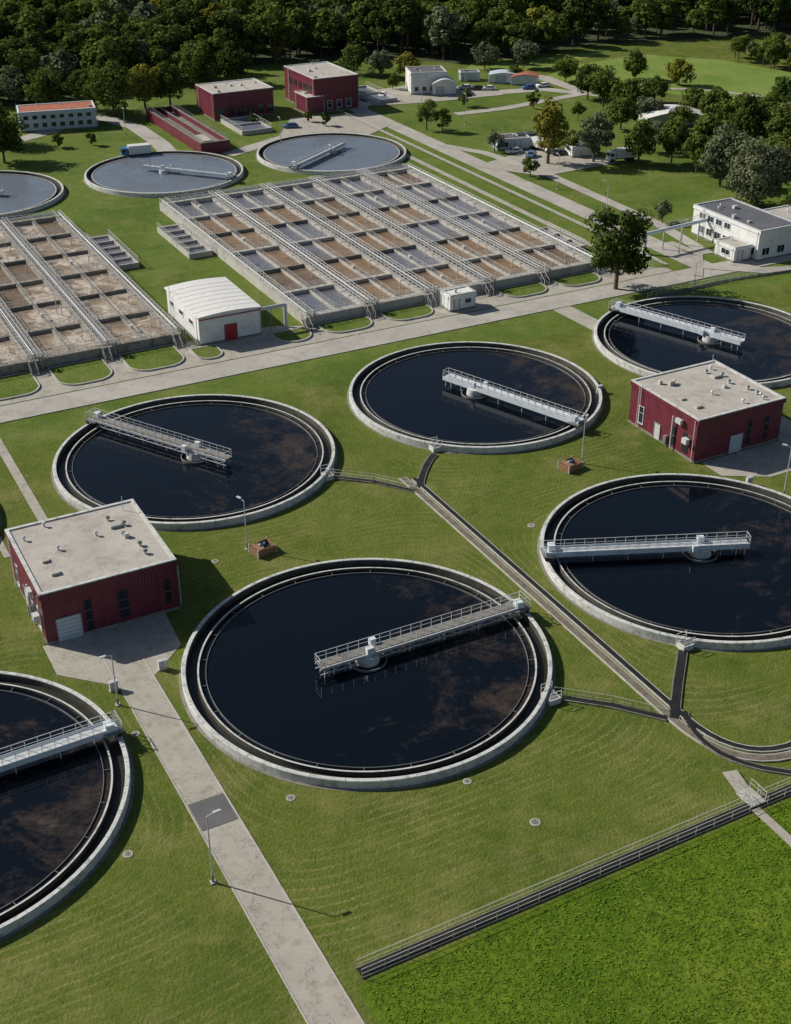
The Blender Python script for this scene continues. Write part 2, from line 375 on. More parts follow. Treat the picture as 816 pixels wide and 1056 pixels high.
tank(P(.2,0),20.5,27.5,panel=False)
tank(P(47.6,0.3),20.2,185)
tank(P(.5,55.2),20.1,148.5,panel=False)
tank(P(47.2,54.8),20.0,-40.5)
tank(P(94.6,54.5),20.0,139)
tank(P(-48.4,0),20.3,30)
tank(P(-48.4,55.2),20.0,215)
tank(P(94.6,0),20.0,190)
tank((-56.5,313.9),19.2,-21,6,True,'water_far',wz=.55)
tank((-16.4,332.7),19.2,243,6,True,'water_far',wz=.55)
tank((-96.6,295.1),19.2,170,6,True,'water_far',wz=.55)

# ---------------------------------------------------------------- channels
def channel(name,pts,w=1.5,bottom='silt',rails=(),kerbh=.18,kw=.14,edge='concrete_d'):
    mb=MB(); z=nz(); mb.ribbon(pts,-w/2,w/2,z-.004,z,bottom)
    for s in (-1,1): mb.ribbon(pts,s*w/2,s*(w/2+kw),0,kerbh,edge)
    for s in rails:
        for i in range(len(pts)-1):
            d=(pts[i+1]-pts[i]).normalized(); n=Vector((-d.y,d.x,0))*s*(w/2+kw/2)
            mb.rail(pts[i]+n,pts[i+1]+n,'rail',1.1,2.2,.04)
    return mb.obj(name)
channel('effluent_channel',[P(24.0,36),P(24.0,0),P(24.0,-22)]+bez(P(24.0,-24),P(24,-33),P(31,-34),8)+[P(60,-34)],.8,'silt',(),edge='concrete')
channel('effluent_channel',[P(25.3,35),P(25.3,0),P(25.3,-22)]+bez(P(25.3,-24),P(25.3,-32),P(31.5,-32.8),8)+[P(60,-32.8)],.6,'dark',(),edge='concrete')
channel('effluent_channel',[G(571,719),G(630,728),G(688,742)],.6,'dark',(1,))
channel('effluent_channel',[G(340,492),G(385,497),G(428,507)],.6,'dark',(1,-1))
channel('effluent_channel',bez(G(448,469),G(436,482),G(433,503),6),.8,'dark')
channel('effluent_channel',[G(704,672),G(699,705),G(695,742)],.9,'dark')
channel('effluent_channel',bez(G(706,735),G(718,778),G(786,793),8)+[G(830,800)],.5,'dark')
channel('drainage_channel',[P(-19.8,-37.8),P(120,-37.8)],.9,'dark',(1,-1),kerbh=.15,edge='concrete_d')
channel('drainage_channel',[P(-60,-42),P(-26.8,-42)],.9,'dark',(1,))
channel('drainage_channel',[P(98,76),P(118,77),P(160,72)],.7,'dark',(1,))
road('footpath',[G(752,797),G(773,826)],1.6,'path'); 
mb=MB(); mb.box(-.9,.9,-1.1,1.1,.2,.3,'concrete'); 
for s in (-1,1): mb.rail((s*.85,-1.1,.3),(s*.85,1.1,.3),'steel',1.1,1,.045)
mb.obj('footbridge',loc=G(774,824),rot=ANG)
road('footpath',[G(779,836),G(816,870),G(850,905)],1.0,'path')
def chamber(loc,sx,sy,h,name='outlet_chamber'):
    mb=MB(); mb.box(-sx/2,sx/2,-sy/2,sy/2,0,h,'concrete_w'); mb.box(-sx/2+.2,sx/2-.2,-sy/2+.2,sy/2-.2,h,h+.05,'steel_d')
    mb.rail((-sx/2,-sy/2,h),(sx/2,-sy/2,h),'steel',1.0,1); mb.rail((-sx/2,sy/2,h),(sx/2,sy/2,h),'steel',1.0,1)
    mb.obj(name,loc=loc,rot=ANG)
chamber(G(568,722),1.4,1.8,.7); chamber(G(338,493),1.3,1.6,.7); chamber(G(449,464),1.4,1.4,.7); chamber(G(706,668),1.4,1.4,.7)

# ---------------------------------------------------------------- aeration basins
def aeration(a0,b0,W,L,nl,nb,seed,kinds,wallm='concrete'):
    rnd=random.Random(seed); e=empty('aeration_basin',P(a0,b0),ANG); T=1.7; hw=1.3
    walls=MB();rails=MB();pipes=MB();wat=MB()
    lw=W/nl; cl=L/nb
    walls.box(0,W,-.4,1.2,0,T,wallm); walls.box(0,W,L-1.2,L+.4,0,T,wallm)
    for i in range(nl+1):
        x=i*lw; x0,x1=(x-hw,x+hw)
        if i==0:x0,x1=-.5,1.1
        if i==nl:x0,x1=W-1.1,W+.5
        walls.box(x0,x1,-.8,L+.8,0,T+.02,wallm)
        edge=(i in(0,nl))
        if not edge:
            walls.box(x-.42,x+.42,0,L,T+.02,T+.04,'dark')  # flat dark strip marks the gap between the paired walkways
            for k in range(int(L/3.2)): walls.box(x-.5,x+.5,1+k*3.2,1.5+k*3.2,T+.04,T+.1,'concrete_d')
        for xx in ((x0+.08,x1-.08) if edge else (x0+.06,x-.5,x+.5,x1-.06)):
            rails.rail((xx,-.8,T),(xx,L+.8,T),'rail',1.1,1.6,.075)
        pipes.cyl((x,0,T+.75),(x,L,T+.75),.17,.17,8,'steel')
        for k in range(int(L/6)): pipes.beam((x,3+k*6,T),(x,3+k*6,T+.8),.12,.12,'steel_d'); 
        for k in range(nb):
            for s in (-1,1):
                if (edge and ((i==0 and s<0) or (i==nl and s>0))): continue
                yy=(k+.5)*cl; pipes.cyl((x,yy,T+.75),(x+s*2.6,yy,T+.75),.1,.1,6,'rail'); pipes.cyl((x+s*2.6,yy,T+.75),(x+s*2.6,yy,.9),.1,.1,6,'rail')
        pipes.cyl((x+.9,0,T+.75),(x+.9,-1.4,T+.75),.22,.22,8,'steel_d');pipes.cyl((x+.9,-1.4,T+.9),(x+.9,-1.4,0),.24,.24,8,'steel_d')
        for j in range(8):
            walls.box(x-1.3,x-.3,-.8-(j+1)*.3,-.8-j*.3,T-.25-j*.21,T-.18-j*.21,'steel_d')
        for xx in (x-1.33,x-.27):
            for j in range(3):
                c=Vector((xx,-.8-j*1.2,T-j*.83)); rails.beam(c,c+Vector((0,0,1.05)),.07,.07,'rail')
            rails.beam((xx,-.8,T+1.05),(xx,-3.2,.05+1.05),.08,.08,'rail'); rails.beam((xx,-.8,T),(xx,-3.2,.0),.08,.2,'steel_d')
    for j in range(1,nb):
        y=j*cl; 
        for i in range(nl):
            x0=i*lw+(hw if i else 1.1); x1=(i+1)*lw-(hw if i<nl-1 else 1.1)
            wd=.5 if j%2 else .22
            walls.box(x0,x1,y-wd,y+wd,0,T-.01,wallm if j%2 else 'concrete_d')
            for s in ((-1,1) if j%2 else (0,)): rails.rail((x0,y+s*(wd-.06),T),(x1,y+s*(wd-.06),T),'rail',1.1,1.6,.06)
    for i in range(nl):
        xm=(i+.5)*lw; walls.box(xm-.16,xm+.16,1.2,L-1.2,0,T-.12,wallm)
        rails.rail((xm,1.2,T-.12),(xm,L-1.2,T-.12),'rail',.9,3.0,.05)
        for j in range(nb):
            kd=kinds(i,j,rnd); x0=i*lw+1.0;x1=(i+1)*lw-1.0;y0=j*cl+.15;y1=(j+1)*cl-.15
            kd2=kinds(i,j,rnd) if rnd.random()<.3 else kd
            for (xa,xb,kk) in ((x0,xm-.1,kd),(xm+.1,x1,kd2)):
                ob=MB(); ob.box(xa,xb,max(y0,1.1),min(y1,L-1.1),.3,1.05,kk)
                wat.add(ob.v,ob.f,kk)
            if rnd.random()<.35: 
                yy=y0+cl*.45; pipes.cyl((xm,yy,.6),(xm,yy,2.1),.25,.25,10,'steel'); pipes.box(xm-.35,xm+.35,yy-.35,yy+.35,2.0,2.25,'rail')
    for yy in (-.3,1.0,L+.3,L-1.0): rails.rail((0,yy,T),(W,yy,T),'rail',1.1,1.6,.07)
    pipes.cyl((0,L-.2,T+.6),(W,L-.2,T+.6),.3,.3,10,'steel')
    walls.obj('basin_walls',e);rails.obj('railings',e);pipes.obj('air_pipes',e);wat.obj('water',e)
def kmain(i,j,r):
    if j in (5,) : return 'water_cell' if r.random()<.6 else 'foam2'
    if (i*2+j)%5==0: return 'water_cell'
    return r.choice(['foam','foam','foam2','foam','water_cell'])
aeration(36,94.5,62.6,77.5,5,6,3,kmain,'concrete')
aeration(-49,98,62,76,5,6,5,lambda i,j,r:'swirl' if r.random()<.8 else 'foam2','basin_wall')
def smallbasin(a0,b0,W,L,n):
    e=empty('distribution_chamber',P(a0,b0),ANG); mb=MB();T=1.1
    mb.box(0,.4,0,L,0,T,'concrete');mb.box(W-.4,W,0,L,0,T,'concrete')
    for j in range(n+1):
        y=j*(L-.4)/n; mb.box(.4,W-.4,y,y+.4,0,T-.003,'concrete')
    mb.obj('basin_walls',e); mb=MB()
    for x in (.1,W-.1): mb.rail((x,0,T),(x,L,T),'rail',1.1,1.5,.06)
    for j in range(0,n+1,2):
        y=j*(L-.4)/n+.2; mb.rail((0,y,T),(W,y,T),'rail',1.1,1.5,.06)
    mb.obj('railings',e); mb=MB(); mb.box(.4,W-.4,.4,L-.4,.2,.6,'water_cell'); mb.obj('water',e)
smallbasin(14.3,138,5,20,5); smallbasin(29.8,138,5,20,5)
smallbasin(100,105,4,14,3)

# ---------------------------------------------------------------- buildings
def opening(mb,face,s0,s1,z0,z1,kind,W,D):
    def bx(a0,a1,d0,d1,zz0,zz1,m):
        if face=='f': mb.box(a0,a1,-d1,-d0,zz0,zz1,m)
        elif face=='l': mb.box(-d1,-d0,a0,a1,zz0,zz1,m)
        elif face=='r': mb.box(W+d0,W+d1,a0,a1,zz0,zz1,m)
        else: mb.box(a0,a1,D+d0,D+d1,zz0,zz1,m)
    t=.09
    if kind=='win':
        bx(s0+t,s1-t,.004,.03,z0+t,z1-t,'glass')
        bx(s0,s0+t,.004,.09,z0,z1,'white');bx(s1-t,s1,.004,.09,z0,z1,'white');bx(s0+t,s1-t,.004,.088,z0,z0+t,'white');bx(s0+t,s1-t,.004,.088,z1-t,z1,'white')
        n=max(1,round((s1-s0)/1.1)); h=z1-z0
        for i in range(1,n):
            x=s0+(s1-s0)*i/n; bx(x-.03,x+.03,.03,.07,z0+t,z1-t,'white')
        if h>1.8: bx(s0+t,s1-t,.03,.068,z0+h*.6,z0+h*.6+.06,'white')
        bx(s0-.05,s1+.05,.004,.16,z0-.08,z0-.003,'steel')
    elif kind=='dark':
        bx(s0,s1,.004,.05,z0,z1,'glass')
        n=max(1,round((s1-s0)/1.0))
        for i in range(1,n): x=s0+(s1-s0)*i/n; bx(x-.04,x+.04,.05,.08,z0,z1,'steel_d')
        m=max(1,round((z1-z0)/1.4))
        for i in range(1,m): z=z0+(z1-z0)*i/m; bx(s0,s1,.05,.078,z-.03,z+.03,'steel_d')
    else:
        mat={'gate':'paleblue','door':'steel','rdoor':'redpipe'}[kind]
        bx(s0,s1,.004,.06,z0,z1,mat)
        bx(s0-.1,s0-.003,.004,.12,z0,z1+.1,'steel_d');bx(s1+.003,s1+.1,.004,.12,z0,z1+.1,'steel_d');bx(s0,s1,.004,.12,z1+.003,z1+.1,'steel_d')
        if kind=='gate':
            for i in range(1,6): z=z0+(z1-z0)*i/6; bx(s0,s1,.06,.075,z-.02,z+.02,'steel_d')
def building(name,loc,rot,W,D,h,wall,roof,ops,coping='concrete_w',vents=8,seed=1,plinth=True,gable=None,extra=None):
    e=empty(name,loc,rot); r=random.Random(seed)
    mb=MB(); mb.box(0,W,0,D,0,h-.35,wall); mb.obj('walls',e)
    if plinth:
        mb=MB()
        mb.box(-.05,W+.05,-.05,D+.05,0,.35,'concrete_d'); mb.obj('plinth',e)
    mb=MB()
    if gable is None:
        mb.box(.3,W-.3,.3,D-.3,h-.36,h-.12,roof); mb.obj('roof',e); mb=MB()
        mb.box(-.12,W+.12,-.12,.3,h-.35,h+.05,coping);mb.box(-.12,W+.12,D-.3,D+.12,h-.35,h+.05,coping)
        mb.box(-.12,.3,.3,D-.3,h-.35,h+.048,coping);mb.box(W-.3,W+.12,.3,D-.3,h-.35,h+.048,coping)
        mb.box(-.2,W+.2,-.2,-.121,h-.75,h-.12,wall);mb.box(-.2,-.121,-.12,D+.12,h-.75,h-.12,wall);mb.box(W+.121,W+.2,-.12,D+.12,h-.75,h-.12,wall)
        mb.obj('parapet',e)
    else:
        n=10; pts=[(-.3+(W+.6)*i/n, h-.35+gable*math.sin(math.pi*i/n)) for i in range(n+1)]
        vs=[];fs=[]
        for x,z in pts: vs+=[(x,-.3,z),(x,D+.3,z),(x,-.3,z-.18),(x,D+.3,z-.18)]
        for i in range(n):
            o=i*4;w=o+4; fs+=[(o,w,w+1,o+1),(o+2,o+3,w+3,w+2),(o,o+2,w+2,w),(o+1,w+1,w+3,o+3)]
        fs+=[(0,1,3,2),(4*n,4*n+2,4*n+3,4*n+1)]
        mb.add(vs,fs,roof)
        for yy in (0,D):
            vs=[(x,yy,z-.1) for x,z in pts[1:-1]]; vs=[(0,yy,h-.36)]+vs+[(W,yy,h-.36)]; mb.add(vs,[tuple(range(len(vs)))],wall)
        for k in range(1,int(D/2)): 
            for i in range(n):
                mb.beam((pts[i][0],k*2,pts[i][1]+.02),(pts[i+1][0],k*2,pts[i+1][1]+.02),.05,.04,'white_wall')
        mb.obj('roof',e,smooth=False)
    mb=MB()
    for k in range(vents):
        x=r.uniform(1.2,W-1.2);y=r.uniform(1.2,D-1.2); zz=h-.12
        if r.random()<.6:
            mb.cyl((x,y,zz),(x,y,zz+.5),.12,.12,10,'steel'); mb.cyl((x,y,zz+.5),(x,y,zz+.65),.26,.16,10,'steel')
        else:
            s=r.uniform(.25,.5); mb.box(x-s,x+s,y-s*.8,y+s*.8,zz,zz+r.uniform(.35,.7),r.choice(['steel','concrete','concrete_w'])); 
    if vents: mb.obj('roof_vents',e)
    mb=MB()
    for o in ops: opening(mb,*o,W,D)
    if ops: mb.obj('windows_and_doors',e)
    mb=MB()
    mb.cyl((-.3,.4,.1),(-.3,.4,h-.3),.07,.07,8,'steel'); mb.cyl((W+.3,.4,.1),(W+.3,.4,h-.3),.07,.07,8,'steel')
    for s in (0,.5): mb.beam((-.35,D*.82+s,.4),(-.35,D*.82+s,h+.8),.05,.05,'steel')
    for k in range(int(h/.4)): mb.beam((-.35,D*.82,.5+k*.4),(-.35,D*.82+.5,.5+k*.4),.04,.04,'steel')
    mb.obj('downpipes_and_ladder',e)
    if extra: extra(e)
    return e
def red_extra(e):
    mb=MB(); z=6.6
    for x,y in ((13.2,3),(13.2,5),(12.2,8),(13,10.5),(11.6,12.5)):
        mb.cyl((x,y,z),(x,y,z+.6),.18,.18,10,'steel'); mb.cyl((x,y,z+.6),(x,y,z+.8),.34,.2,10,'steel_d')
    mb.box(11.3,12.6,10.2,11.3,z,z+.55,'concrete'); mb.box(2.2,3.2,3.2,4.0,z,z+.5,'concrete'); mb.box(2.0,2.8,6.4,7.2,z,z+.45,'concrete')
    mb.cyl((14,14,z),(14,14,z+2.2),.05,.04,6,'steel')
    for x in (5.1,10.2): mb.box(x-.04,x+.04,.32,15.1,z+.081,z+.10,'roof_d')
    mb.obj('roof_equipment',e)
    mb=MB(); mb.beam((-.5,3,5.3),(-.5,4.2,5.3),.5,.7,'steel'); mb.cyl((-.45,5.0,.3),(-.45,5.0,5.5),.12,.12,8,'steel'); mb.box(-.9,-.22,1.2,2.2,2.6,3.4,'steel'); mb.box(-.55,-.1,6,6.6,.4,1.8,'steel_d')
    mb.obj('wall_units',e)
ops_red=[('f',1.3,4.1,.05,3.1,'gate'),('f',4.7,5.5,.5,4.6,'dark'),('f',8.6,9.8,.9,4.6,'dark'),('f',14.2,14.9,1.2,4.6,'dark'),
 ('l',1.6,2.9,1.0,3.8,'win'),('l',4.6,5.9,1.0,3.8,'win'),('l',8,9.6,.1,2.6,'door'),('l',12,13.2,1.0,3.8,'win'),('r',3,5,1,3.6,'win'),('r',9,11,1,3.6,'win')]
building('red_pump_station',P(-30.4,20.0),ANG,15.8,15.9,6.9,'red','roof',ops_red,vents=5,seed=3,extra=red_extra)
ops2=[('f',6.3,8.6,.05,2.9,'gate'),('f',9.4,10.1,1,4.6,'dark'),('f',12.6,13.4,1.0,4.6,'dark'),
 ('l',1.6,2.9,.8,3.8,'dark'),('l',4.4,5.7,.8,3.8,'dark'),('l',8,9.3,.1,2.6,'door'),('l',12,13.2,1.0,3.8,'win')]
building('red_pump_station',P(63.0,20.3),ANG,15.8,15.5,6.9,'red','roof',ops2,vents=9,seed=9,extra=red_extra)
def ext_hall(e):
    mb=MB(); mb.cyl((11,1.2,4.2),(16.6,1.2,4.2),.35,.35,12,'steel'); mb.cyl((16.6,1.2,4.45),(16.6,1.2,0),.37,.37,12,'steel'); mb.beam((13.8,1.2,3.9),(13.8,1.2,0),.15,.15,'steel_d')
    mb.beam((-.1,-.2,4.7),(11.4,-.2,4.7),.14,.14,'redpipe'); mb.obj('air_duct',e)
building('white_blower_hall',P(15.8,94.3),ANG,11.2,16.5,5.6,'white_wall','white_roof',[('f',4.6,6.8,.05,3.0,'rdoor'),('l',3,5,2.6,3.6,'win'),('l',8,10,2.6,3.6,'win'),('l',13,15,2.6,3.6,'win')],vents=0,gable=.35,extra=ext_hall)
wb=[('l',1+2.6*i,2.9+2.6*i,1,2.6,'win') for i in range(7)]+[('l',1+2.6*i,2.9+2.6*i,4,5.3,'win') for i in range(3,7)]+[('f',1,3,1,2.6,'win'),('f',5,7,1,2.6,'win')]
building('white_control_building',P(130.5,83),ANG,10,20.5,6.3,'white_wall','roof_d',wb,vents=5,seed=5,coping='steel')
building('white_annex',P(140.9,84),ANG,14,14,4.6,'white_wall','roof',[('f',1+2.4*i,2.6+2.4*i,1,2.4,'win') for i in range(5)],vents=5,seed=6)
building('white_annex',P(125.8,84.5),ANG,4.2,6,3.2,'white_wall','roof',[('f',.8,2.0,.05,2.3,'door'),('l',1.5,4,1,2.2,'win')],vents=1,seed=6)
building('blue_office_building',G(22,137),math.radians(17),20.5,9,5.4,'paleblue','orange',[('f',1+2.4*i,2.5+2.4*i,1,2.4,'win') for i in range(8)]+[('f',1+2.4*i,2.5+2.4*i,3.2,4.4,'win') for i in range(8)],vents=4,seed=8,coping='white')
fr=[('f',1+3*i,2.8+3*i,1,3.2,'dark') for i in range(6)]
building('red_process_hall',G(222,125),ANG,18,14,7.5,'red','roof',fr,vents=8,seed=11)
building('red_process_hall',G(325,117),ANG,14,21,9.6,'red','roof',[('f',1+3*i,2.6+3*i,1,3.2,'win') for i in range(4)]+[('l',2+3.4*i,4+3.4*i,5.4,7.2,'dark') for i in range(5)],vents=8,seed=12)
building('red_screen_house',G(318,119),ANG,5,9,5.0,'red','roof',[],vents=2,seed=13)
mb=MB(); e=empty('red_walled_channel',G(238,156),ANG)
for (x0,x1,y0,y1) in ((-8,-7.4,0,44),(-.6,0,0,44),(-7.4,-.6,0,.6),(-7.4,-.6,43.4,44),(-4.2,-3.8,.6,43.4)): mb.box(x0,x1,y0,y1,0,2.9,'red'); mb.box(x0-.05,x1+.05,y0+.001,y1-.001,2.9,3.0,'concrete_d')
mb.box(-7.4,-.6,.6,43.4,0,1.6,'concrete_d'); mb.box(-6.9,-4.4,1,8,1.6,3.2,'roof'); 
for x in (-7.7,-.3): mb.rail((x,0,3),(x,44,3),'steel_d',1.1,2)
mb.obj('walls',e)
building('white_workshop',G(424,98),math.radians(10),11,9,6.5,'white_wall','roof_d',[('f',1+2.4*i,2.4+2.4*i,1,2.4,'win') for i in range(4)],vents=3,seed=21)
building('white_workshop',G(447,99),math.radians(10),7,7,4,'white_wall','white_roof',[('f',1,3,.05,2.5,'gate')],vents=2,seed=22,gable=1.2)
building('white_storage_hall',G(668,131),math.radians(8),17,9,2.8,'concrete_w','white_roof',[('f',2,5,.05,2.3,'gate')],vents=0,gable=1.4)
building('white_storage_hall',G(505,86),math.radians(-5),9,5,3,'white_wall','paleblue',[('f',2,5,.05,2.3,'gate')],vents=0,gable=.7)
building('equipment_shed',G(528,88),math.radians(-5),8,5,3,'steel','orange',[],vents=0,gable=.7)
building('equipment_shed',G(475,84),math.radians(4),6,4,2.8,'paleblue','roof_d',[('f',1,2.4,.05,2.2,'door')],vents=1)
building('equipment_shed',G(590,163),math.radians(20),7,4,2.8,'white_wall','roof',[('f',1,2.4,.05,2.2,'door')],vents=1)
building('gate_house',G(513,156),math.radians(15),9,5,3,'paleblue','roof_d',[('f',1,3,.9,2.2,'win'),('f',5,6.2,.05,2.3,'door')],vents=2,seed=3)
building('switchgear_kiosk',P(61.8,87.8),ANG,5.2,3.2,3.2,'white_wall','white_roof',[('f',.8,1.8,.2,2.4,'door'),('f',3,4.4,1.2,2.2,'win')],vents=2,seed=4,plinth=True)
for (u,v,W,D) in ((352,113,10,22),(385,108,8,20),(250,140,9,16)):
    e=empty('sludge_basin',G(u,v),ANG); mb=MB()
    for k in range(3):
        y=k*(D-.4)/2; mb.box(.4,W-.4,y,y+.4,0,1.2,'concrete')
    mb.box(0,.4,0,D,0,1.2,'concrete');mb.box(W-.4,W,0,D,0,1.2,'concrete'); mb.box(.4,W-.4,.4,D-.4,.1,.7,'water_far')
    for x in (.2,W-.2): mb.rail((x,0,1.2),(x,D,1.2),'rail',1.1,2,.06)
    mb.obj('basin_walls',e)
mb=MB(); p0=G(664,262,0);p1=P(130.4,99)
p0=Vector((p0.x,p0.y,4.2));p1=Vector((p1.x,p1.y,4.2))
mb.cyl(p0,p1,.38,.38,12,'white'); mb.cyl(p0+Vector((0,0,.38)),(p0.x,p0.y,0),.4,.4,12,'white')
for t in (.3,.6,.88): c=p0.lerp(p1,t); mb.beam(c,(c.x,c.y,0),.25,.25,'steel')
mb.rail(p0+Vector((0,0,.4)),p1+Vector((0,0,.4)),'steel',1,2)
mb.obj('pipe_bridge')

# ---------------------------------------------------------------- street furniture
def lamp(loc,h=8,rot=0):
    mb=MB(); mb.cyl((0,0,0),(0,0,.9),.12,.1,10,'steel_d'); mb.cyl((0,0,.9),(0,0,h),.085,.055,10,'steel')
    mb.cyl((0,0,h-.02),(.7,0,h+.18),.045,.04,8,'steel'); mb.box(.6,1.3,-.14,.14,h+.14,h+.26,'steel'); mb.box(.7,1.25,-.1,.1,h+.09,h+.138,'white')
    mb.box(-.25,.25,-.25,.25,0,.12,'concrete'); mb.obj('street_lamp',loc=loc,rot=rot)
for u,v,h,r in ((220,910,7.9,.5),(122,727,6.5,-2.6),(255,566,7,2.4),(600,478,7,1.2),(808,512,7.5,2.6),(625,222,7.5,2.8),(471,300,6,1),(60,330,6,1),
                (700,262,7,0),(435,112,8,0),(480,128,8,2),(575,195,8,2),(290,150,7,2),(130,140,7,2),(715,302,6,1)):
    lamp(G(u,v),h,r)
def pit(loc):
    e=empty('wooden_valve_box',loc,ANG+.2); mb=MB()
    for s in (-1,1):
        for k in range(4):
            mb.box(-1.3,1.3,s*1.0-.05,s*1.0+.05,.05+k*.25,.26+k*.25,'wood'); mb.box(s*1.35-.05,s*1.35+.05,-1.0,1.0,.06+k*.25,.27+k*.25,'wood')
    for sx in (-1.35,1.35):
        for sy in (-1.05,1.05): mb.box(sx-.08,sx+.08,sy-.08,sy+.08,0,1.15,'concrete')
    mb.obj('plank_sides',e); mb=MB(); mb.box(-1.25,1.25,-.9,.9,.02,.5,'dark'); mb.cyl((-.4,0,.5),(-.4,0,1.3),.16,.16,12,'steel'); mb.cyl((.4,.2,.5),(.4,.2,1.1),.2,.2,12,'carblue'); mb.box(-1.2,-.2,-.95,.95,1.02,1.08,'wood'); mb.obj('valves',e)
pit(G(271,569)); pit(G(588,483))
def cabinet(loc,rot=ANG):
    mb=MB(); mb.box(-.5,.5,-.25,.25,0,.15,'concrete'); mb.box(-.45,.45,-.2,.2,.15,1.2,'concrete_w'); mb.box(-.5,.5,-.25,.25,1.2,1.27,'steel'); mb.box(-.02,.02,-.22,-.2,.2,1.15,'steel_d'); mb.obj('electrical_cabinet',loc=loc,rot=rot)
for u,v in ((168,690),(118,712),(618,405),(772,500)): cabinet(G(u,v))
def manhole(loc,r=.45):
    mb=MB(); mb.lathe([(r+.13,0),(r+.13,.05),(r,.06),(r,0)],20,'concrete'); mb.disc(r,.045,20,'concrete_d')
    mb.box(-.05,.05,-.2,.2,.05,.065,'steel_d'); mb.obj('manhole_cover',loc=loc)
for u,v in ((132,881),(300,823),(552,848),(482,806),(548,542),(60,605),(140,757),(655,545),(610,545),(330,345),(222,579),(370,345)): manhole(G(u,v),random.uniform(.3,.45))
mb=MB(); mb.rail(P(98,90.5),P(112,90.5),'rail'); mb.rail(P(100,77.8),P(150,74),'rail',1.1,2,.06); mb.obj('safety_railing')
mb=MB(); mb.rail(P(112,240),P(112,90),'rail',1.0,3,.05); mb.obj('safety_railing')

# ---------------------------------------------------------------- vehicles
def car(loc,rot,col):
    e=empty('parked_car',loc,rot); mb=MB(); 
    prof=[(-2.1,.35),(-2.15,.75),(-1.9,.92),(-1.1,.98),(-.45,1.42),(1.1,1.45),(1.75,1.0),(2.1,.92),(2.15,.4)]
    n=len(prof); vs=[]
    for y,k in ((-.88,0),(.88,0)):
        for x,z in prof: vs.append((x,y*(1 if z<1.2 else .82),z))
    mb.add(vs,[tuple(range(n)),tuple(range(2*n-1,n-1,-1))]+[(i,i+n,(i+1)%n+n,(i+1)%n) for i in range(n)],col); mb.obj('body',e)
    mb=MB()
    for s in (-1,1): mb.add([(-.95,s*.9,1.0),(1.45,s*.9,1.0),(1.0,s*.76,1.36),(-.4,s*.76,1.36)],[(0,1,2,3)],'glass')
    mb.add([(-1.12,-.75,1.01),(-1.12,.75,1.01),(-.5,.66,1.41),(-.5,-.66,1.41)],[(0,1,2,3)],'glass'); mb.add([(1.78,-.75,1.03),(1.78,.75,1.03),(1.16,.66,1.43),(1.16,-.66,1.43)],[(0,1,2,3)],'glass')
    mb.obj('windows',e); mb=MB()
    for x in (-1.35,1.3):
        for s in (-1,1): mb.cyl((x,s*.72,.33),(x,s*.93,.33),.33,.33,16,'tyre'); mb.cyl((x,s*.92,.33),(x,s*.945,.33),.18,.18,10,'steel')
    mb.obj('wheels',e)
def truck(loc,rot,cab,box):
    e=empty('parked_truck',loc,rot); mb=MB(); mb.box(-3.6,-1.9,-1.1,1.1,.6,2.6,cab); mb.add([(-3.62,-1,1.6),(-3.62,1,1.6),(-3.62,1,2.4),(-3.62,-1,2.4)],[(0,1,2,3)],'glass')
    for s in (-1,1): mb.add([(-3.4,s*1.11,1.6),(-2.4,s*1.11,1.6),(-2.4,s*1.11,2.3),(-3.4,s*1.11,2.3)],[(0,1,2,3)],'glass')
    mb.obj('cab',e); mb=MB(); mb.box(-1.7,3.8,-1.2,1.2,1.0,3.1,box); mb.box(-3.4,3.8,-.4,.4,.55,.95,'tyre')
    for x in (-1.7,1,3.8): mb.box(x-.04,x+.04,-1.23,1.23,1.0,3.12,'steel')
    mb.obj('cargo_box',e); mb=MB()
    for x in (-2.8,1.6,2.8):
        for s in (-1,1): mb.cyl((x,s*.8,.5),(x,s*1.15,.5),.5,.5,16,'tyre')
    mb.obj('wheels',e)
truck(G(538,150),.3,'cardark','cardark'); truck(G(560,156),2.2,'carwhite','carwhite'); truck(G(140,162),.35,'carblue','carwhite'); truck(G(640,166),.3,'carwhite','carwhite')
for u,v,r,c in ((530,158,.4,'carwhite'),(548,162,1.2,'carblue'),(577,160,.3,'cardark'),(480,92,.1,'carwhite'),(492,93,.1,'cardark'),(560,90,.3,'carwhite'),(395,100,1.2,'carwhite'),(300,132,.2,'carblue'),(600,156,.2,'carwhite'),(612,158,.9,'redpipe'),(504,93,.1,'carwhite'),(545,92,.3,'carblue')): car(G(u,v),r,c)

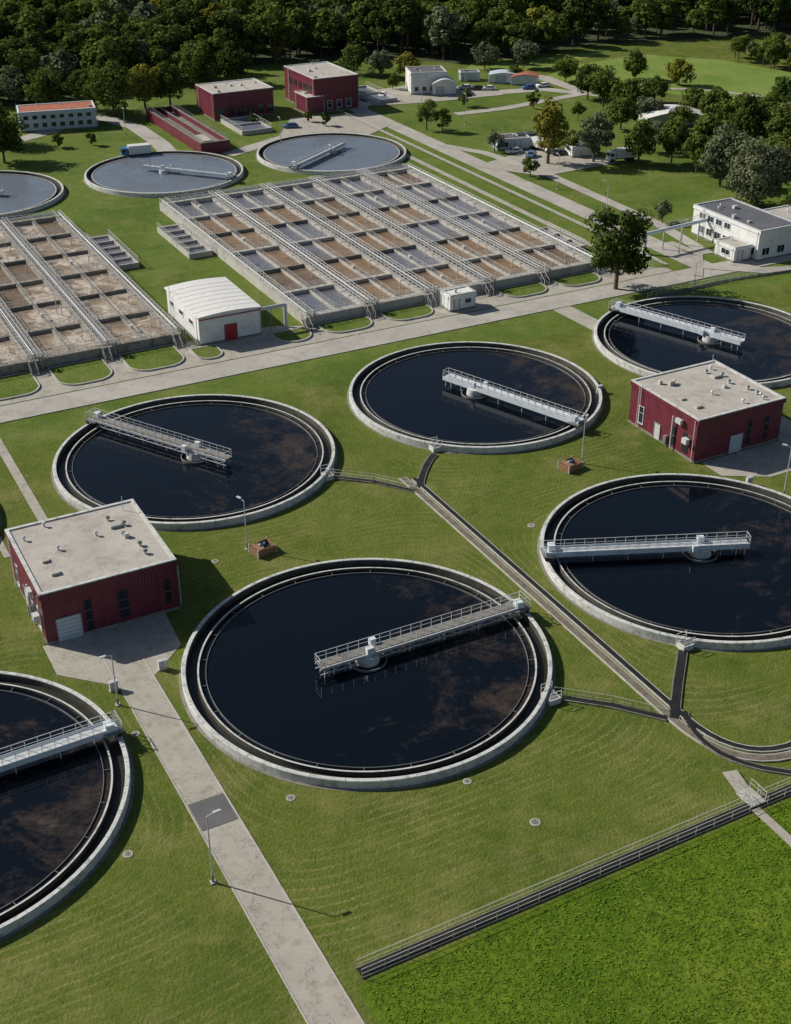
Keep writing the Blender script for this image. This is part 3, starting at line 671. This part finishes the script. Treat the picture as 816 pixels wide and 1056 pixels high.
# ---------------------------------------------------------------- trees
def tree_mesh(name,seed,h,r,leafm,n=3500,leaf=.5,nc=26,low=.22,up=.35):
    g=np.random.RandomState(seed); mb=MB()
    mb.cyl((0,0,-.1),(0,0,h*.35),h*.026,h*.018,9,'bark',False); mb.cyl((0,0,h*.35),(g.uniform(-.3,.3),g.uniform(-.3,.3),h*.8),h*.018,h*.005,8,'bark',False)
    cz=h*(low+(1-low)*.5); RZ=h*(1-low)*.5
    d=g.normal(size=(nc,3)); d/=np.linalg.norm(d,axis=1)[:,None]
    k=g.uniform(.35,.85,nc)[:,None]; C=d*k*np.array([r,r,RZ])+np.array([0,0,cz])
    C[:,0]+=g.normal(size=nc)*r*.06
    f=np.clip((C[:,2]-cz)/RZ,-1,1); C[:,:2]*=(1-.35*np.clip(f,0,1))[:,None]
    cr=g.uniform(.20,.40,nc)*r
    for i in range(0,nc,2):
        z0=h*g.uniform(.22,.5); mb.cyl((0,0,z0),tuple(C[i]),h*.011,h*.003,6,'bark',False)
    idx=g.randint(0,nc,n); v=g.normal(size=(n,3)); v/=np.linalg.norm(v,axis=1)[:,None]
    rad=cr[idx]*g.uniform(.5,1.12,n)**.6
    pts=C[idx]+v*rad[:,None]*np.array([1,1,.8])
    nm=v+g.normal(size=(n,3))*.4+np.array([0,0,up]); nm/=np.linalg.norm(nm,axis=1)[:,None]
    t=np.cross(nm,g.normal(size=(n,3))); t/=np.linalg.norm(t,axis=1)[:,None]; b=np.cross(nm,t)
    s=(leaf*g.uniform(.5,1.2,n))[:,None]
    q=np.stack([pts-t*s*.5-b*s*.25,pts+t*s*.1-b*s*.5,pts+t*s*.55+b*s*.2,pts-t*s*.1+b*s*.5],1).reshape(-1,3)
    o=len(mb.v); nb=len(mb.f)
    verts=mb.v+[tuple(x) for x in q]; faces=mb.f+[(o+4*i,o+4*i+1,o+4*i+2,o+4*i+3) for i in range(n)]
    me=bpy.data.meshes.new(name); me.from_pydata(verts,[],faces); me.materials.append(M['bark']); me.materials.append(M[leafm])
    me.polygons.foreach_set('material_index',[0]*nb+[1]*n)
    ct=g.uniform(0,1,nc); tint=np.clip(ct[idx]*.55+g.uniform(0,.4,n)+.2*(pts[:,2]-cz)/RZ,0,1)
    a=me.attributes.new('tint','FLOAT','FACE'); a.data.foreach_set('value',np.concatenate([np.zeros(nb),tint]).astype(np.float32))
    me.update(); return me
K={'d':'leaf_dark','g':'leaf_green','y':'leaf_yellow','s':'leaf_grey'}
trees=[(635,298,17.5,6.8,'d'),(683,230,5.2,2.4,'s'),(565,169,17,4.8,'y'),(510,157,6,2.8,'s'),(547,182,5,2.6,'g'),(612,167,13,4.8,'s'),(588,160,8,3,'g'),
(658,170,12.5,4.8,'g'),(692,168,12,4.6,'g'),(718,178,10,4.2,'g'),(742,192,15,6,'s'),(728,162,14,5,'g'),(780,212,16,8.6,'s'),(810,190,14,6,'g'),(770,156,15,6,'d'),
(803,160,13,6.5,'g'),(760,134,10,5,'g'),(700,134,7,4,'g'),(640,134,9,4.5,'g'),(622,110,12,5.5,'g'),(606,103,11,5,'d'),(648,116,10,5.5,'g'),(668,124,7,4.5,'s'),
(735,128,10,5.5,'g'),(790,138,11,6,'g'),(815,134,10,5,'d'),(715,118,8,4.5,'g'),(440,134,9.5,3.4,'g'),(456,136,7,2.6,'g'),(550,112,6,2.2,'g'),(420,82,9,4.2,'y'),
(336,130,4,1.5,'d'),(118,120,15,7,'g'),(92,114,12,6,'d'),(150,112,13,6,'y'),(176,109,13,6,'g'),(5,168,13,6.5,'d'),(48,112,11,6,'g'),(20,108,11,6,'s'),(-8,150,12,6,'g'),
(365,76,10,5,'g'),(392,80,9,4.5,'s'),(205,92,13,6,'g'),(240,86,13,6,'d'),(596,124,5,2.4,'g'),(675,106,8,4.5,'g'),(583,84,8,4.5,'g'),(655,82,9,5,'g'),(700,88,8,5,'y'),(540,70,10,5,'s'),(500,72,9,5,'s'),
(830,232,12,6,'g'),(262,128,3,1.3,'d'),(318,126,3.5,1.2,'g'),(345,96,9,4,'d'),(405,92,5,2.2,'g'),(480,110,5,2.2,'g'),(530,84,6,3,'g'),(750,182,9,4.5,'g'),(700,152,7,3.6,'d'),(60,152,4,1.8,'g'),(95,150,4,1.6,'g'),(675,158,8,4,'s')]
for i,(u,v,h,r,k) in enumerate(trees):
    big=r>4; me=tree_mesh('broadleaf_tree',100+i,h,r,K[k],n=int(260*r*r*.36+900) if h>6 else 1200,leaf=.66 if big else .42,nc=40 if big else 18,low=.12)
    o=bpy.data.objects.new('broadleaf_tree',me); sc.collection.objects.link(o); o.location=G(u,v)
def inside(p,poly):
    x,y=p;c=False;n=len(poly)
    for i in range(n):
        x0,y0=poly[i][0],poly[i][1];x1,y1=poly[(i+1)%n][0],poly[(i+1)%n][1]
        if (y0>y)!=(y1>y) and x<(x1-x0)*(y-y0)/(y1-y0)+x0: c=not c
    return c
variants=[('d',15,6.2),('g',14,6),('g',16,5.6),('d',17,6),('s',13,6.4),('y',12,5),('g',11,6)]
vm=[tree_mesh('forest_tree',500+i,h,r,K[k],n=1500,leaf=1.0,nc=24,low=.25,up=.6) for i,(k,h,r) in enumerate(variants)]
def forest(name,poly,step,smin,smax,weights,seed):
    g=random.Random(seed); top=empty(name)
    xs=[p[0] for p in poly];ys=[p[1] for p in poly]; pl=[[] for _ in variants]
    y=min(ys)
    while y<max(ys):
        x=min(xs)
        while x<max(xs):
            px=x+g.uniform(-.45,.45)*step;py=y+g.uniform(-.45,.45)*step
            if inside((px,py),poly): pl[g.choices(range(len(variants)),weights)[0]].append((px,py,g.uniform(smin,smax),g.uniform(0,6.28)))
            x+=step
        y+=step*.9
    for k,L in enumerate(pl):
        if not L: continue
        vs=[];fs=[]
        for (px,py,s,r) in L:
            o=len(vs)
            for q in range(4):
                t=r+math.pi/4+q*math.pi/2; vs.append((px+s*.7071*math.cos(t),py+s*.7071*math.sin(t),0))
            fs.append((o,o+1,o+2,o+3))
        me=bpy.data.meshes.new('tree_positions'); me.from_pydata(vs,[],fs); c=bpy.data.objects.new('tree_positions',me); sc.collection.objects.link(c); c.parent=top
        c.instance_type='FACES'; c.use_instance_faces_scale=True; c.instance_faces_scale=1; c.show_instancer_for_render=False; c.show_instancer_for_viewport=False
        t=bpy.data.objects.new('tree_variant',vm[k]); sc.collection.objects.link(t); t.parent=c
fp=[G(-150,112),G(0,110),G(60,104),G(110,98),G(190,86),G(270,68),G(330,60),G(400,60),G(440,64),G(480,64),G(540,62),G(570,56),G(620,46),G(700,40),G(760,36),G(950,34),G(980,-30),G(-200,-30)]
forest('distant_forest',fp,8.8,.6,1.3,[3,5,4,2.5,3.2,1.3,4],1)
forest('woodland_edge',[G(745,70),G(770,64),G(830,82),G(900,100),G(930,80),G(850,56),G(760,54)],6.5,.4,.65,[1,4,2,1,1,1,4],2)
forest('hedgerow',[G(750,138),G(830,168),G(880,185),G(900,150),G(830,122),G(780,118)],7.5,.5,.85,[2,4,3,1,3,1,3],4)

# ---------------------------------------------------------------- rough meadow tufts
def tufts(name,n,seed,matk,hmin,hmax,region):
    g=np.random.RandomState(seed)
    a=g.uniform(region[0],region[1],n); b=g.uniform(region[2],region[3],n)
    X=O[0]+a*CA-b*SA; Y=O[1]+a*SA+b*CA
    h=g.uniform(hmin,hmax,n); w=g.uniform(.06,.16,n); t=g.uniform(0,6.28,n); ln=g.uniform(.15,.4,n); lx=-np.sin(t)*ln; ly=np.cos(t)*ln
    v=np.stack([np.stack([X-np.cos(t)*w,Y-np.sin(t)*w,np.full(n,.02)],1),np.stack([X+np.cos(t)*w,Y+np.sin(t)*w,np.full(n,.02)],1),np.stack([X+lx,Y+ly,h],1)],1).reshape(-1,3)
    me=bpy.data.meshes.new(name); me.vertices.add(3*n); me.vertices.foreach_set('co',v.astype(np.float32).ravel())
    me.loops.add(3*n); me.loops.foreach_set('vertex_index',np.arange(3*n,dtype=np.int32)); me.polygons.add(n)
    me.polygons.foreach_set('loop_start',np.arange(0,3*n,3,dtype=np.int32))
    me.materials.append(M[matk]); at=me.attributes.new('tint','FLOAT','FACE'); at.data.foreach_set('value',g.uniform(0,1,n).astype(np.float32))
    me.update(calc_edges=True); me.validate()
    o=bpy.data.objects.new(name,me); sc.collection.objects.link(o)
M['blade']=leafmat('meadow_blades',(.09,.16,.012),(.19,.29,.03),(.13,.20,.02),.3)
tufts('meadow_grass',26000,4,'blade',.05,.16,(-20,60,-66,-39.2))

# ---------------------------------------------------------------- light, sky, camera
el=math.radians(34); saz=math.atan2(-.94,.34)
w=bpy.data.worlds.new('World'); sc.world=w; w.use_nodes=True; nt=w.node_tree; nt.nodes.clear()
sky=N(nt,'ShaderNodeTexSky',sky_type='NISHITA'); sky.sun_disc=False; sky.sun_elevation=el; sky.sun_rotation=saz%(2*math.pi)
bg=N(nt,'ShaderNodeBackground'); bg.inputs[1].default_value=.06; wo=N(nt,'ShaderNodeOutputWorld')
nt.links.new(sky.outputs[0],bg.inputs[0]); nt.links.new(bg.outputs[0],wo.inputs[0])
sd=Vector((-.94,.34,0)).normalized()*math.cos(el)+Vector((0,0,math.sin(el)))
ld=bpy.data.lights.new('sun','SUN'); ld.energy=5.0; ld.angle=math.radians(.5); ld.color=(1,.94,.83)
lo=bpy.data.objects.new('sun',ld); sc.collection.objects.link(lo); lo.rotation_euler=sd.to_track_quat('Z','Y').to_euler(); lo.location=(0,0,200)
cd=bpy.data.cameras.new('camera'); co=bpy.data.objects.new('camera',cd); sc.collection.objects.link(co)
cd.sensor_fit='VERTICAL'; cd.sensor_height=24; cd.sensor_width=24*816/1056; cd.lens=24*F/1056; cd.clip_end=8000; cd.clip_start=1
co.location=(0,0,H); co.rotation_euler=(math.radians(90)-PITCH,0,0); sc.camera=co
sc.view_settings.view_transform='Standard'; sc.view_settings.look='None'; sc.view_settings.exposure=0
